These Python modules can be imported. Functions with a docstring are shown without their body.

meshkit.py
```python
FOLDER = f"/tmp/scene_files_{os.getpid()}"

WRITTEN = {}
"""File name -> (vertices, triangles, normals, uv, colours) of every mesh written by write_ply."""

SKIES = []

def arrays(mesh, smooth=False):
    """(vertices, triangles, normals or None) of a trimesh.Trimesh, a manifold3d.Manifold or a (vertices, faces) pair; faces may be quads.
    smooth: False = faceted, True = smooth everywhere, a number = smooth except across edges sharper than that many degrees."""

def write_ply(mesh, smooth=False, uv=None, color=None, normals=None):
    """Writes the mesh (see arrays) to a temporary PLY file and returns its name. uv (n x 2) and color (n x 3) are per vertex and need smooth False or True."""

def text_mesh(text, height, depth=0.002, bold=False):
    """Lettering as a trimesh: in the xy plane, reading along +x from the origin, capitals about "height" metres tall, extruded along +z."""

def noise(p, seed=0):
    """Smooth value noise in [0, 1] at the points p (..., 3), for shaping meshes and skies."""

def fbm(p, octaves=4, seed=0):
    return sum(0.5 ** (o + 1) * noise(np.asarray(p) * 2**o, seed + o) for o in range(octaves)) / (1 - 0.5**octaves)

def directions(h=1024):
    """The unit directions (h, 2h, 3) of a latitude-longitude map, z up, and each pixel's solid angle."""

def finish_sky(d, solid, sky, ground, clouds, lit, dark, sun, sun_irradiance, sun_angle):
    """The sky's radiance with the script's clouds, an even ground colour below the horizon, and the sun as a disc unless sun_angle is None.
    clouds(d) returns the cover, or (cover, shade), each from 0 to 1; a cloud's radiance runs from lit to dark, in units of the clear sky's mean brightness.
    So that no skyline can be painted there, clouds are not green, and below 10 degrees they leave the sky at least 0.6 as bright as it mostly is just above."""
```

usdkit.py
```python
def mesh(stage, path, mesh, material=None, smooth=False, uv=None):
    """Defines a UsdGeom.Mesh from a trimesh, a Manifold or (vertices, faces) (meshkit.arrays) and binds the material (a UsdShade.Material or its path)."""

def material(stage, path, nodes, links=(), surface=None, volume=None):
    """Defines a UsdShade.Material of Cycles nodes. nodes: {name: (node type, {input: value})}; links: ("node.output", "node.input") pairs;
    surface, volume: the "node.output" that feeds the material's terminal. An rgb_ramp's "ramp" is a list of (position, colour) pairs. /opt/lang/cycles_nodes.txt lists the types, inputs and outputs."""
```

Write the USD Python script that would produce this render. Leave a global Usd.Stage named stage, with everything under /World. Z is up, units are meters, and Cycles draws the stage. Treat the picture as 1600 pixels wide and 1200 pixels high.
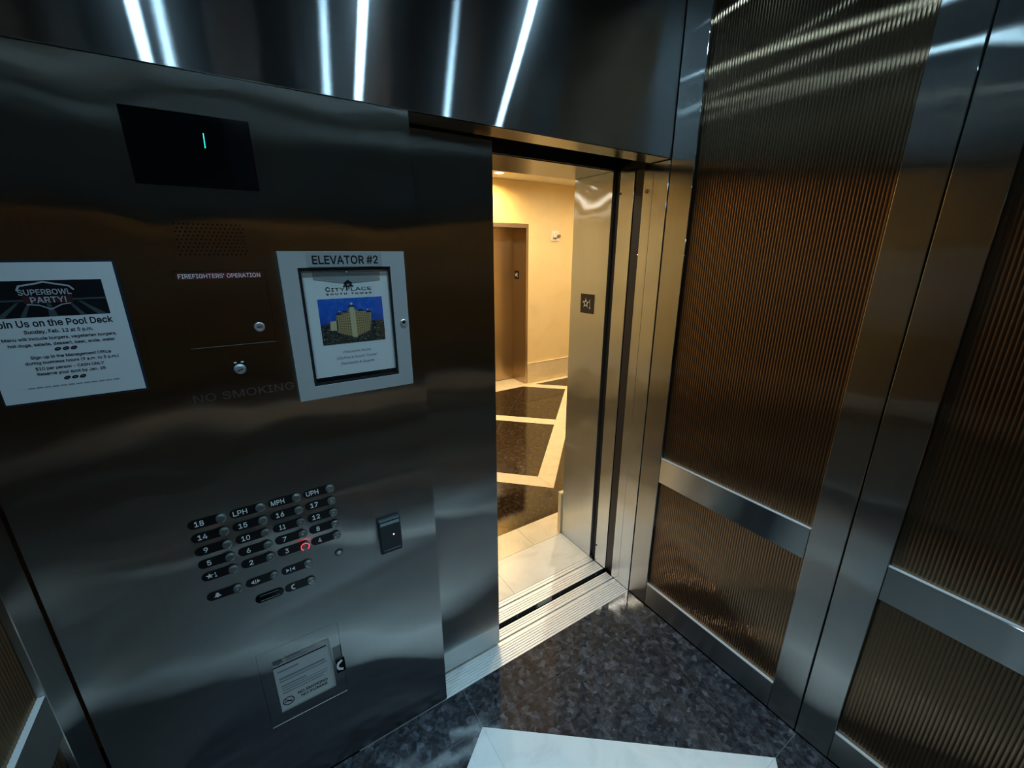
import math, random
import numpy as np, trimesh
from shapely.geometry import Polygon, box as sbox, Point, LineString
from shapely import affinity
from shapely.ops import unary_union
from pxr import Usd, UsdGeom, UsdLux, UsdShade, Gf, Sdf
import usdkit, meshkit
import manifold3d as m3

random.seed(7); np.random.seed(7)
stage = Usd.Stage.CreateInMemory()
UsdGeom.SetStageUpAxis(stage, UsdGeom.Tokens.z); UsdGeom.SetStageMetersPerUnit(stage, 1.0)
WORLD = UsdGeom.Xform.Define(stage, '/World').GetPrim()
UsdGeom.Scope.Define(stage, '/World/Looks')

# ------------------------------------------------------------------ camera, light, exposure
EXPOSURE = 0.0
CAB_E, CAB_C, CAB_BEAM = 720.0, (0.46, 0.78, 1.0), 4300.0     # cab downlights: cool white LED, wide glow of the lens and narrow beam
HALL_E, HALL_C = 1350.0, (1.0, 0.64, 0.24)
HALL_NEAR_E, HALL_NEAR_C = 1080.0, (1.0, 0.88, 0.68)        # hall downlights: warm halogen
YAW, PITCH, ROLL, FPX = math.radians(32.628), math.radians(17.1977), math.radians(-0.13735), 649.42
EYE = (0.0, -1.21254, 1.7625)
def make_camera():
    cy, sy, cp, sp = math.cos(YAW), math.sin(YAW), math.cos(PITCH), math.sin(PITCH)
    f = np.array([sy*cp, cy*cp, -sp]); r = np.array([cy, -sy, 0.0]); u = np.cross(r, f)
    c, s = math.cos(ROLL), math.sin(ROLL)
    r, u = c*r + s*u, -s*r + c*u
    cam = UsdGeom.Camera.Define(stage, '/World/camera')
    M = Gf.Matrix4d(*r, 0, *u, 0, *(-f), 0, *EYE, 1)
    cam.AddTransformOp().Set(M)
    cam.CreateHorizontalApertureAttr(36.0); cam.CreateVerticalApertureAttr(27.0)
    cam.CreateFocalLengthAttr(36.0*FPX/1600.0)
    cam.CreateClippingRangeAttr(Gf.Vec2f(0.01, 100.0))
    cam.CreateExposureAttr(EXPOSURE)
make_camera()

# ------------------------------------------------------------------ names, objects
used = {}
def numbered(parent, name):
    k = (parent, name); n = used.get(k, -1) + 1; used[k] = n
    return name if n == 0 else '%s_%03d' % (name, n)
def tag(p, label=None, cat=None, group=None, kind=None):
    for k, v in (('label', label), ('category', cat), ('group', group), ('kind', kind)):
        if v: p.SetCustomDataByKey(k, v)
    return p
def path_of(parent): return '/World' if parent is None else str(parent.GetPath())
def obj(name, mesh, mat, parent=None, label=None, smooth=False, kind=None):
    pp = path_of(parent)
    m = usdkit.mesh(stage, pp + '/' + numbered(pp, name), mesh, mat, smooth=smooth)
    return tag(m.GetPrim(), label, kind=kind)
def thing(name, label=None, cat=None, group=None, kind=None, loc=(0, 0, 0)):
    x = UsdGeom.Xform.Define(stage, '/World/' + numbered('/World', name))
    if any(loc): x.AddTranslateOp().Set(Gf.Vec3d(*loc))
    return tag(x.GetPrim(), label, cat, group, kind)

# ------------------------------------------------------------------ mesh helpers
def bx(x0, x1, y0, y1, z0, z1, b=0.0):
    x0, x1 = min(x0, x1), max(x0, x1); y0, y1 = min(y0, y1), max(y0, y1); z0, z1 = min(z0, z1), max(z0, z1)
    b = min(b, (x1-x0)/2.2, (y1-y0)/2.2, (z1-z0)/2.2)
    if b <= 0:
        m = trimesh.creation.box(extents=(x1-x0, y1-y0, z1-z0)); m.apply_translation(((x0+x1)/2, (y0+y1)/2, (z0+z1)/2)); return m
    P = []
    for sx in (0, 1):
        for sy in (0, 1):
            for sz in (0, 1):
                c = [(x0, x1)[sx], (y0, y1)[sy], (z0, z1)[sz]]; d = [(b, -b)[sx], (b, -b)[sy], (b, -b)[sz]]
                for k in range(3):
                    q = [c[i] + (0 if i == k else d[i]) for i in range(3)]; P.append(q)
    return trimesh.convex.convex_hull(np.array(P))
def cat(*ms):
    ms = [m for m in ms if m is not None]
    return trimesh.util.concatenate(list(ms))
def ext(poly, depth):
    gs = getattr(poly, 'geoms', [poly])
    return trimesh.util.concatenate([trimesh.creation.extrude_polygon(g, depth, engine='earcut') for g in gs if g.area > 1e-10])
def mapped(m, M, flip=False):
    m = m.copy(); v = m.vertices @ np.array(M, float).T; f = m.faces
    if np.linalg.det(np.array(M, float)) < 0: f = f[:, ::-1]
    return trimesh.Trimesh(v, f, process=False)
# polygons drawn in (x, z), front face at y=y0 looking towards -y, thickness going to +y
def front(poly, y0, t): 
    m = mapped(ext(poly, t), [[1, 0, 0], [0, 0, 1], [0, 1, 0]])
    m.apply_translation((0, y0, 0)); return m
# polygons drawn in (x, y), top at z=z1, thickness downwards
def flat(poly, z1, t):
    m = ext(poly, t); m.apply_translation((0, 0, z1 - t)); return m
def circ(x, z, r, n=20): return Polygon([(x + r*math.cos(2*math.pi*i/n), z + r*math.sin(2*math.pi*i/n)) for i in range(n)])
def pill(x0, x1, z, h): return LineString([(x0 + h/2, z), (x1 - h/2, z)]).buffer(h/2, quad_segs=6)
def lathe_y(prof, x, z, y0=0.0, n=24):
    """profile of (radius, height) turned about an axis that points to -y (out of the panel)."""
    prof = np.array(prof, float); V, F = [], []
    for r, h in prof:
        for i in range(n):
            a = 2*math.pi*i/n; V.append((x + r*math.cos(a), y0 - h, z + r*math.sin(a)))
    for k in range(len(prof)-1):
        for i in range(n):
            a, b = k*n+i, k*n+(i+1) % n; F += [(a, b, a+n), (b, b+n, a+n)]
    m = trimesh.Trimesh(V, F, process=True); m.merge_vertices(); m.update_faces(m.nondegenerate_faces())
    trimesh.repair.fix_normals(m); return m
def text2d(s, x0, x1, zb, h, bold=False, shear=0.0, depth=0.0004):
    """lettering in the xy plane, fitted between x0 and x1 on baseline zb with capitals h tall."""
    m = meshkit.text_mesh(s, 0.1, 0.01, bold); v = m.vertices.copy()
    v[:, 0] = x0 + (v[:, 0]-v[:, 0].min())/(np.ptp(v[:, 0]))*(x1-x0) + v[:, 1]*h/0.1*shear
    v[:, 1] = zb + v[:, 1]*h/0.1; v[:, 2] = v[:, 2]/0.01*depth
    return trimesh.Trimesh(v, m.faces, process=False)
def ftext(s, x0, x1, zb, h, y, bold=False, shear=0.0, depth=0.0004):
    m = mapped(text2d(s, x0, x1, zb, h, bold, shear, depth), [[1, 0, 0], [0, 0, -1], [0, 1, 0]])
    m.apply_translation((0, y, 0)); return m
def side_plate(poly, x0, t):
    """polygon in (s, z) with s = -y, on a plane x = x0 that faces -x, thickness towards +x."""
    m = mapped(ext(poly, t), [[0, 0, 1], [-1, 0, 0], [0, 1, 0]]); m.apply_translation((x0, 0, 0)); return m
def stext(s, s0, s1, zb, h, x, bold=False, depth=0.0005):
    m = mapped(text2d(s, s0, s1, zb, h, bold, 0, depth), [[0, 0, -1], [-1, 0, 0], [0, 1, 0]]); m.apply_translation((x, 0, 0)); return m
def star(x, z, r, k=0.42): return Polygon([(x + (r if i % 2 == 0 else r*k)*math.sin(i*math.pi/5), z + (r if i % 2 == 0 else r*k)*math.cos(i*math.pi/5)) for i in range(10)])

# ------------------------------------------------------------------ materials
MAT = {}
def mk(name, nodes, links, surface, **kw):
    MAT[name] = usdkit.material(stage, '/World/Looks/' + name, nodes, links, surface=surface, **kw); return MAT[name]
def plain(name, col, rough=0.5, metal=0.0, spec=0.5, coat=0.0, **kw):
    return mk(name, {'p': ('principled_bsdf', dict(base_color=col, roughness=rough, metallic=metal, specular_ior_level=spec, coat_weight=coat, **kw))}, [], 'p.BSDF')
SIGN = -1.0      # sign of the anisotropy that stretches reflections along the tangent
def steel(name, grain, col=(0.49, 0.495, 0.48), r=0.202, a=0.882, r2=0.38, a2=0.6, w2=0.07, wavy=0.0, tangent=None, streak=0.04):
    """brushed stainless steel: a fine lobe that is sharp along the grain and smeared across it, and a softer one."""
    tan = tangent or {'v': (0.7071, 0.7071, 0), 'h': (0, 0, 1), 's': (0, 1, 0)}[grain]
    sc = {'v': (260, 260, 1.5), 'h': (1.5, 1.5, 260), 's': (1.5, 260, 260)}[grain]
    n = {'g': ('geometry', {}), 'm': ('mapping', dict(scale=sc)), 'n': ('noise_texture', dict(scale=1.0, detail=3.0, roughness=0.6)),
         'r': ('rgb_ramp', {'ramp': [(0.3, tuple(c*(1-streak) for c in col)), (0.7, tuple(min(1, c*(1+streak*0.6)) for c in col))]}),
         't': ('combine_xyz', dict(x=tan[0], y=tan[1], z=tan[2])),
         'a': ('glossy_bsdf', dict(roughness=r, anisotropy=SIGN*a, distribution='beckmann')),
         'b': ('glossy_bsdf', dict(roughness=r2, anisotropy=SIGN*a2, distribution='ggx')),
         'x': ('mix_closure', dict(fac=w2))}
    l = [('g.position', 'm.vector'), ('m.vector', 'n.vector'), ('n.fac', 'r.fac'), ('r.color', 'a.color'), ('r.color', 'b.color'),
         ('t.vector', 'a.tangent'), ('t.vector', 'b.tangent'), ('a.BSDF', 'x.closure1'), ('b.BSDF', 'x.closure2')]
    if wavy:
        n['wn'] = ('noise_texture', dict(scale=3.2, detail=1.0, roughness=0.4))
        n['bp'] = ('bump', dict(strength=1.0, distance=wavy, filter_width=0.1))
        l += [('g.position', 'wn.vector'), ('wn.fac', 'bp.height'), ('bp.normal', 'a.normal'), ('bp.normal', 'b.normal')]
    return mk(name, n, l, 'x.closure')
steel('steel_upright', 'v', wavy=0.006)
steel('steel_panel', 'v', col=(0.50, 0.505, 0.49), wavy=0.006)
steel('steel_jamb', 'v', wavy=0.012, r=0.20, a=0.86, col=(0.59, 0.635, 0.68))
steel('steel_transom', 'h', col=(0.50, 0.51, 0.52), r=0.20, a=0.88, r2=0.31, a2=0.55, w2=0.13)
steel('steel_rail', 'h', r=0.22, a=0.82)
steel('steel_soffit', 's', r=0.22, a=0.7)
steel('steel_fine', 'h', col=(0.62, 0.64, 0.64), r=0.4, a=0.3)
plain('aluminium_sill', (0.86, 0.86, 0.85), 0.42, 0.45)
plain('bright_edge', (0.86, 0.87, 0.88), 0.45, 0.3)
plain('chrome', (0.88, 0.89, 0.90), 0.28, 0.75)
plain('dark_chrome', (0.25, 0.26, 0.27), 0.25, 1.0)
plain('satin_frame', (0.60, 0.63, 0.64), 0.42, 0.35)
plain('name_plate_grey', (0.48, 0.51, 0.52), 0.45, 0.35)
plain('letter_silver', (0.85, 0.85, 0.86), 0.4, 0.2)
plain('black', (0.006, 0.006, 0.007), 0.5)
plain('black_gloss', (0.003, 0.003, 0.004), 0.08, spec=0.3)
plain('black_plate', (0.008, 0.008, 0.009), 0.3)
plain('rubber', (0.012, 0.013, 0.016), 0.45)
plain('reader_plastic', (0.035, 0.045, 0.05), 0.35)
plain('reader_grey', (0.34, 0.41, 0.44), 0.4)
plain('paper', (0.90, 0.91, 0.91), 0.6, spec=0.3)
plain('paper_gloss', (0.68, 0.71, 0.74), 0.3, coat=0.2)
plain('ink', (0.012, 0.013, 0.02), 0.5)
plain('ink_grey', (0.25, 0.28, 0.32), 0.5)
plain('ink_band', (0.42, 0.47, 0.53), 0.5)
plain('white_paint', (0.95, 0.95, 0.95), 0.4)
plain('red_paint', (0.13, 0.003, 0.012), 0.5)
plain('engraved', (0.42, 0.42, 0.42), 0.32, 1.0)
plain('print_black', (0.006, 0.008, 0.012), 0.35)
plain('print_teal', (0.05, 0.08, 0.085), 0.35)
plain('print_silver', (0.42, 0.46, 0.50), 0.35)
plain('print_maroon', (0.06, 0.02, 0.025), 0.35)
plain('print_tan', (0.55, 0.40, 0.20), 0.4)
plain('print_cream', (0.72, 0.62, 0.35), 0.4)
plain('print_roof', (0.05, 0.05, 0.06), 0.4)
plain('print_brown', (0.22, 0.13, 0.06), 0.4)
plain('print_white', (0.8, 0.8, 0.78), 0.4)
plain('sleeve_edge', (0.02, 0.03, 0.05), 0.2, coat=0.3)
plain('pit_dark', (0.02, 0.025, 0.03), 0.6)
plain('shaft_blue', (0.018, 0.026, 0.034), 0.5)
plain('satin_edge', (0.30, 0.31, 0.32), 0.4, 0.4)
plain('grout', (0.22, 0.21, 0.19), 0.8)
plain('grout_light', (0.24, 0.24, 0.24), 0.8)
plain('cream_ceiling', (0.80, 0.76, 0.66), 0.8)
plain('strobe_white', (0.75, 0.70, 0.58), 0.4)
plain('strobe_lens', (0.22, 0.16, 0.10), 0.15)
plain('cab_ceiling', (0.10, 0.10, 0.10), 0.45, 0.6)
def glow(name, col, e): return mk(name, {'e': ('emission', dict(color=col, strength=e))}, [], 'e.emission')
glow('digit_glow', (0.03, 0.75, 0.62), 1.6)
glow('red_glow', (1.0, 0.04, 0.07), 2.2)
glow('led_red', (1.0, 0.25, 0.3), 6.0)
glow('cab_lamp', CAB_C, CAB_E)
glow('hall_lamp', HALL_C, HALL_E)
glow('hall_lamp_near', HALL_NEAR_C, HALL_NEAR_E)
mk('button_lens', {'p': ('principled_bsdf', dict(base_color=(0.34, 0.37, 0.36), roughness=0.10, metallic=0.75, coat_weight=0.8, coat_roughness=0.03))}, [], 'p.BSDF')
mk('pane', {'f': ('layer_weight', dict(blend=0.5)), 'k': ('math', dict(math_type='power', value2=5.5)), 'k2': ('math', dict(math_type='multiply_add', value2=0.6, value3=0.03)), 't': ('transparent_bsdf', dict(color=(0.97, 0.98, 0.98))), 'g': ('glossy_bsdf', dict(roughness=0.02, color=(1, 1, 1))), 'x': ('mix_closure', {})},
   [('f.facing', 'k.value1'), ('k.value', 'k2.value1'), ('k2.value', 'x.fac'), ('t.BSDF', 'x.closure1'), ('g.BSDF', 'x.closure2')], 'x.closure')
def stone(name, stops, scale, rough, detail=6.0, dist=1.2, coat=0.0, spec=0.5):
    return mk(name, {'g': ('geometry', {}), 'n': ('noise_texture', dict(scale=scale, detail=detail, roughness=0.6, distortion=dist)), 'r': ('rgb_ramp', {'ramp': stops}),
                     'p': ('principled_bsdf', dict(roughness=rough, coat_weight=coat, specular_ior_level=spec))},
              [('g.position', 'n.vector'), ('n.fac', 'r.fac'), ('r.color', 'p.base_color')], 'p.BSDF')
def granite(name, tint, rough, gain=1.0):
    d = lambda k: tuple(k*c*gain for c in tint)
    return mk(name, {'g': ('geometry', {}), 'v': ('voronoi_texture', dict(scale=48.0, randomness=1.0)), 'bw': ('rgb_to_bw', {}), 'r': ('rgb_ramp', {'ramp': [(0.0, d(0.032)), (0.42, d(0.048)), (0.6, d(0.066)), (0.78, d(0.090)), (1.0, d(0.15))]}),
                     'n': ('noise_texture', dict(scale=30.0, detail=6.0, roughness=0.72, distortion=0.8)), 'q': ('rgb_ramp', {'ramp': [(0.34, (0.32, 0.32, 0.34)), (0.5, (0.75, 0.75, 0.76)), (0.68, (1.45, 1.45, 1.5))]}),
                     'mm': ('mix', dict(mix_type='multiply', fac=1.0)), 'dn': ('noise_texture', dict(scale=34.0, detail=1.0)), 'dv': ('mix', dict(mix_type='linear_light', fac=0.012)),
                     'p': ('principled_bsdf', dict(roughness=rough, specular_ior_level=0.85))},
              [('g.position', 'dn.vector'), ('g.position', 'dv.color1'), ('dn.color', 'dv.color2'), ('dv.color', 'v.vector'), ('v.color', 'bw.color'), ('bw.val', 'r.fac'), ('g.position', 'n.vector'), ('n.fac', 'q.fac'), ('r.color', 'mm.color1'), ('q.color', 'mm.color2'), ('mm.color', 'p.base_color')], 'p.BSDF')
granite('granite_cab', (0.92, 0.97, 1.12), 0.055)
granite('granite_hall', (1.25, 0.85, 0.5), 0.06, 0.4)
stone('marble_white', [(0.25, (0.70, 0.72, 0.71)), (0.5, (0.80, 0.82, 0.81)), (0.75, (0.84, 0.85, 0.84))], 7.0, 0.22)
stone('marble_cream', [(0.25, (0.62, 0.54, 0.38)), (0.5, (0.74, 0.65, 0.46)), (0.75, (0.79, 0.70, 0.52))], 6.0, 0.25)
stone('marble_pale', [(0.25, (0.68, 0.64, 0.55)), (0.5, (0.80, 0.77, 0.68)), (0.75, (0.84, 0.81, 0.73))], 6.0, 0.25)
stone('wall_paint', [(0.2, (0.68, 0.53, 0.27)), (0.5, (0.76, 0.60, 0.31)), (0.8, (0.80, 0.64, 0.35))], 2.6, 0.75, dist=0.6)
stone('base_stone', [(0.2, (0.62, 0.50, 0.30)), (0.8, (0.74, 0.62, 0.40))], 9.0, 0.35)
def bronze(name, k, tint=(1, 1, 1)):
    a, b, d = (tuple(k*c*t for c, t in zip(q, tint)) for q in ((0.25, 0.17, 0.105), (0.18, 0.12, 0.07), (0.075, 0.05, 0.032)))
    mk(name, {'t': ('combine_xyz', dict(x=0.7071, y=0.7071, z=0)), 'a': ('glossy_bsdf', dict(color=a, roughness=0.215, anisotropy=SIGN*0.87, distribution='beckmann')), 'b': ('glossy_bsdf', dict(color=b, roughness=0.32, distribution='beckmann')),
              'y': ('mix_closure', dict(fac=0.12)), 'd': ('diffuse_bsdf', dict(color=d)), 'x': ('mix_closure', dict(fac=0.15))},
       [('t.vector', 'a.tangent'), ('a.BSDF', 'y.closure1'), ('b.BSDF', 'y.closure2'), ('y.closure', 'x.closure1'), ('d.BSDF', 'x.closure2')], 'x.closure')
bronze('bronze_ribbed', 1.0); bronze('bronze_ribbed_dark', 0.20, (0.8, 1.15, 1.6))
mk('bronze_steel', {'p': ('principled_bsdf', dict(base_color=(0.50, 0.40, 0.28), metallic=1.0, roughness=0.28))}, [], 'p.BSDF')
mk('print_sky', {'g': ('geometry', {}), 's': ('separate_xyz', {}), 'r': ('map_range', dict(from_min=1.58, from_max=1.655)), 'c': ('rgb_ramp', {'ramp': [(0, (0.015, 0.06, 0.36)), (0.4, (0.02, 0.13, 0.66)), (1, (0.02, 0.15, 0.70))]}),
                 'n': ('noise_texture', dict(scale=45.0, detail=4.0)), 'q': ('rgb_ramp', {'ramp': [(0.5, (0, 0, 0)), (0.8, (0.10, 0.14, 0.16))]}), 'a': ('mix', dict(mix_type='add', fac=1.0)), 'p': ('principled_bsdf', dict(roughness=0.4))},
   [('g.position', 's.vector'), ('s.z', 'r.value'), ('r.result', 'c.fac'), ('g.position', 'n.vector'), ('n.fac', 'q.fac'), ('c.color', 'a.color1'), ('q.color', 'a.color2'), ('a.color', 'p.base_color')], 'p.BSDF')
mk('print_town', {'g': ('geometry', {}), 'n': ('voronoi_texture', dict(scale=330.0)), 'b': ('rgb_to_bw', {}), 'q': ('rgb_ramp', {'ramp': [(0.2, (0.012, 0.014, 0.02)), (0.55, (0.07, 0.06, 0.05)), (0.8, (0.10, 0.13, 0.09)), (1.0, (0.5, 0.47, 0.42))]}), 'p': ('principled_bsdf', dict(roughness=0.4))},
   [('g.position', 'n.vector'), ('n.color', 'b.color'), ('b.val', 'q.fac'), ('q.color', 'p.base_color')], 'p.BSDF')
M = MAT

# ------------------------------------------------------------------ the cab
XL, XR, YB, ZC, H = -0.497, 1.5322, -1.676, 2.75, 2.128
XM = 0.5245
def wall_side(name, place, length, splits, infill='bronze_ribbed'):
    """place(mesh): maps a mesh built on the plane x=0 (facing -x, s = -y) to the wall. splits: the panel widths along s."""
    w = thing(name, kind='structure')
    def add(nm, m, mat, smooth=False): return obj(nm, place(m), mat, w, smooth=smooth)
    s = 0.003
    add('backing', side_plate(sbox(0, -0.002, length, ZC), 0.018, 0.012), M['black'])
    for wd in splits:
        e = s + wd
        for a, b in ((s, s+0.107), (e-0.100, e)):
            add('stile', bx(0, 0.016, -b, -a, 0.004, ZC-0.002, 0.0016), M['steel_upright'])
        a, b = s+0.108, e-0.101
        add('base_rail', bx(0.0003, 0.016, -b, -a, 0.006, 0.131, 0.0016), M['steel_rail'])
        add('middle_rail', bx(0.0003, 0.016, -b, -a, 0.728, 0.850, 0.0016), M['steel_rail'])
        add('top_rail', bx(0.0003, 0.016, -b, -a, 2.655, ZC-0.003, 0.0016), M['steel_rail'])
        for zt in (0.131, 0.850): add('rail_edge', bx(0.0008, 0.0135, -b, -a, zt+0.0001, zt+0.0019), M['bright_edge'])
        for z0, z1 in ((0.1330, 0.727), (0.8520, 2.654)):
            pitch = 0.00985; n = int(round((b-a)/pitch)); k = 8
            ss = np.linspace(a, b, n*k+1); d = 0.0142 - 0.0015*np.abs(np.sin(np.pi*(ss-a)/(b-a)*n))
            V = [(d[i], -ss[i], z) for z in (z0, z1) for i in range(len(ss))]; L = len(ss)
            F = []
            for i in range(L-1): F += [(i, i+L, i+1), (i+1, i+L, i+L+1)]
            m = trimesh.Trimesh(V, F, process=False)
            if m.face_normals[0][0] > 0: m.invert()
            back = bx(0.0145, 0.0175, -b, -a, z0, z1)
            add('ribbed_panel', cat(m, back), M[infill], smooth=50)
        s = e + 0.004
    return w
def mover(rot, t):
    T = trimesh.transformations.rotation_matrix(rot, (0, 0, 1)); T[:3, 3] = t
    def f(m): m = m.copy(); m.apply_transform(T); return m
    return f
wall_side('wall_right', mover(0, (XR, 0, 0)), 1.676, (0.8345, 0.8295))
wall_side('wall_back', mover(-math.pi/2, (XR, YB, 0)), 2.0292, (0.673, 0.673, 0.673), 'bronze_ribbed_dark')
wall_side('wall_left', mover(math.pi, (XL, YB, 0)), 1.676, (0.8295, 0.8345))

# cab floor: dark granite border, corner triangles and a white diamond band
fl = thing('floor', kind='structure')
obj('floor_slab', bx(XL, XR, YB, -0.0005, -0.05, -0.0014), M['grout_light'], fl)
ix0, ix1, iy0, iy1 = -0.329, 1.378, -1.520, -0.174
cab = sbox(XL, YB, XR, -0.0005); inner = sbox(ix0, iy0, ix1, iy1); cx, cyy = XM, (iy0+iy1)/2
def diamond(k):
    hw, hh = (ix1-ix0)/2*k, (iy1-iy0)/2*k
    return [(cx, cyy+hh), (cx+hw, cyy), (cx, cyy-hh), (cx-hw, cyy)]
D0, D1 = diamond(1.0), diamond(1-0.15/(((ix1-ix0)/2*(iy1-iy0)/2)/math.hypot((ix1-ix0)/2, (iy1-iy0)/2)))
def tile(poly, mat, parent, g=0.0008, top=0.0, t=0.0013, name='tile', label=None):
    p = poly.buffer(-g, join_style=2)
    if p.is_empty: return
    obj(name, flat(p, top, t), mat, parent, label=label)
for a, b in ((ix0, cx), (cx, ix1)):
    tile(sbox(a, iy1, b, -0.0005), M['granite_cab'], fl); tile(sbox(a, YB, b, iy0), M['granite_cab'], fl)
for a, b in ((XL, ix0), (ix1, XR)):
    tile(sbox(a, iy1, b, -0.0005), M['granite_cab'], fl); tile(sbox(a, YB, b, iy0), M['granite_cab'], fl)
    tile(sbox(a, cyy, b, iy1), M['granite_cab'], fl); tile(sbox(a, iy0, b, cyy), M['granite_cab'], fl)
for i in range(4):
    j = (i+1) % 4
    tile(Polygon([D0[i], D0[j], D1[j], D1[i]]), M['marble_white'], fl, 0.0004, label='white marble inlay strip')
    corner = [(ix1, iy1), (ix1, iy0), (ix0, iy0), (ix0, iy1)][i]
    tile(Polygon([D0[i], corner, D0[j]]), M['granite_cab'], fl)
for q in (Polygon([D1[0], D1[1], (cx, cyy)]), Polygon([D1[1], D1[2], (cx, cyy)]), Polygon([D1[2], D1[3], (cx, cyy)]), Polygon([D1[3], D1[0], (cx, cyy)])):
    tile(q, M['granite_cab'], fl)

# cab ceiling
ce = thing('ceiling', kind='structure')
LAMPS = [(-0.130, -0.43), (0.5175, -0.43), (1.165, -0.43), (-0.092, -1.25), (0.530, -1.25), (1.180, -1.25)]
HALL_LAMPS = ((2.66, 3.20), (4.75, 3.20), (0.95, 3.20), (0.3, 2.4), (1.8, 2.4), (3.4, 2.4), (5.3, 2.1), (-1.2, 2.1), (-3.0, 2.1), (-5.2, 2.1), (-7.4, 2.1))
def ceiling_sheet(x0, x1, y0, y1, z, lamps, r):
    p = sbox(x0, y0, x1, y1)
    for x, y in lamps: p = p.difference(Point(x, y).buffer(r, quad_segs=8))
    m = ext(p, 0.002); m.apply_translation((0, 0, z)); return m
obj('ceiling_panel', ceiling_sheet(XL-0.03, XR+0.03, YB-0.03, 0.01, ZC+0.001, LAMPS, 0.0181), M['cab_ceiling'], ce)
def downlight(x, y, z, r, lamp, label, group, depth, beam=0.0, colour=None):
    """a recessed can: a bright lens up inside a black baffle, with a ring round its mouth on the ceiling."""
    t = thing('downlight', label, 'ceiling light', group, loc=(x, y, z))
    up = [[1, 0, 0], [0, 0, 1], [0, 1, 0]]
    R = r*1.17
    ring = mapped(lathe_y([(R, 0.0), (R, 0.003), (R*1.25, 0.003), (R*1.3, 0.0005)], 0, 0), up)
    obj('trim_ring', ring, M['chrome'], t, smooth=40)
    obj('baffle', mapped(lathe_y([(R, -0.0005), (R, -depth-0.004), (R*1.02, -depth-0.004), (R*1.02, -0.0005)], 0, 0), up), M['black'], t, smooth=40)
    n = 24; V = [(R*math.cos(2*math.pi*i/n), R*math.sin(2*math.pi*i/n), depth+0.002) for i in range(n)] + [(0, 0, depth+0.002)]
    obj('back', trimesh.Trimesh(V, [(n, (i+1) % n, i) for i in range(n)], process=False), M['black'], t)
    V = [(r*math.cos(2*math.pi*i/n), r*math.sin(2*math.pi*i/n), depth) for i in range(n)] + [(0, 0, depth)]
    obj('lamp', trimesh.Trimesh(V, [(n, (i+1) % n, i) for i in range(n)], process=False), lamp, t)
    if beam:
        L = UsdLux.SphereLight.Define(stage, str(t.GetPath()) + '/beam')
        L.CreateRadiusAttr(r*0.9); L.CreateIntensityAttr(beam); L.CreateColorAttr(Gf.Vec3f(*colour))
        sh = UsdLux.ShapingAPI.Apply(L.GetPrim()); sh.CreateShapingConeAngleAttr(34.0); sh.CreateShapingConeSoftnessAttr(1.0)
        L.AddTranslateOp().Set(Gf.Vec3d(0, 0, -r))
for k, (x, y) in enumerate(LAMPS):
    where = ('near the doors', 'near the back wall')[k//3] + (', left of the row', ', middle of the row', ', right of the row')[k % 3]
    downlight(x, y, ZC, 0.0155, M['cab_lamp'], 'small cool white downlight in the cab ceiling ' + where, 'cab ceiling downlights', 0.001, CAB_BEAM, CAB_C)

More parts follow.
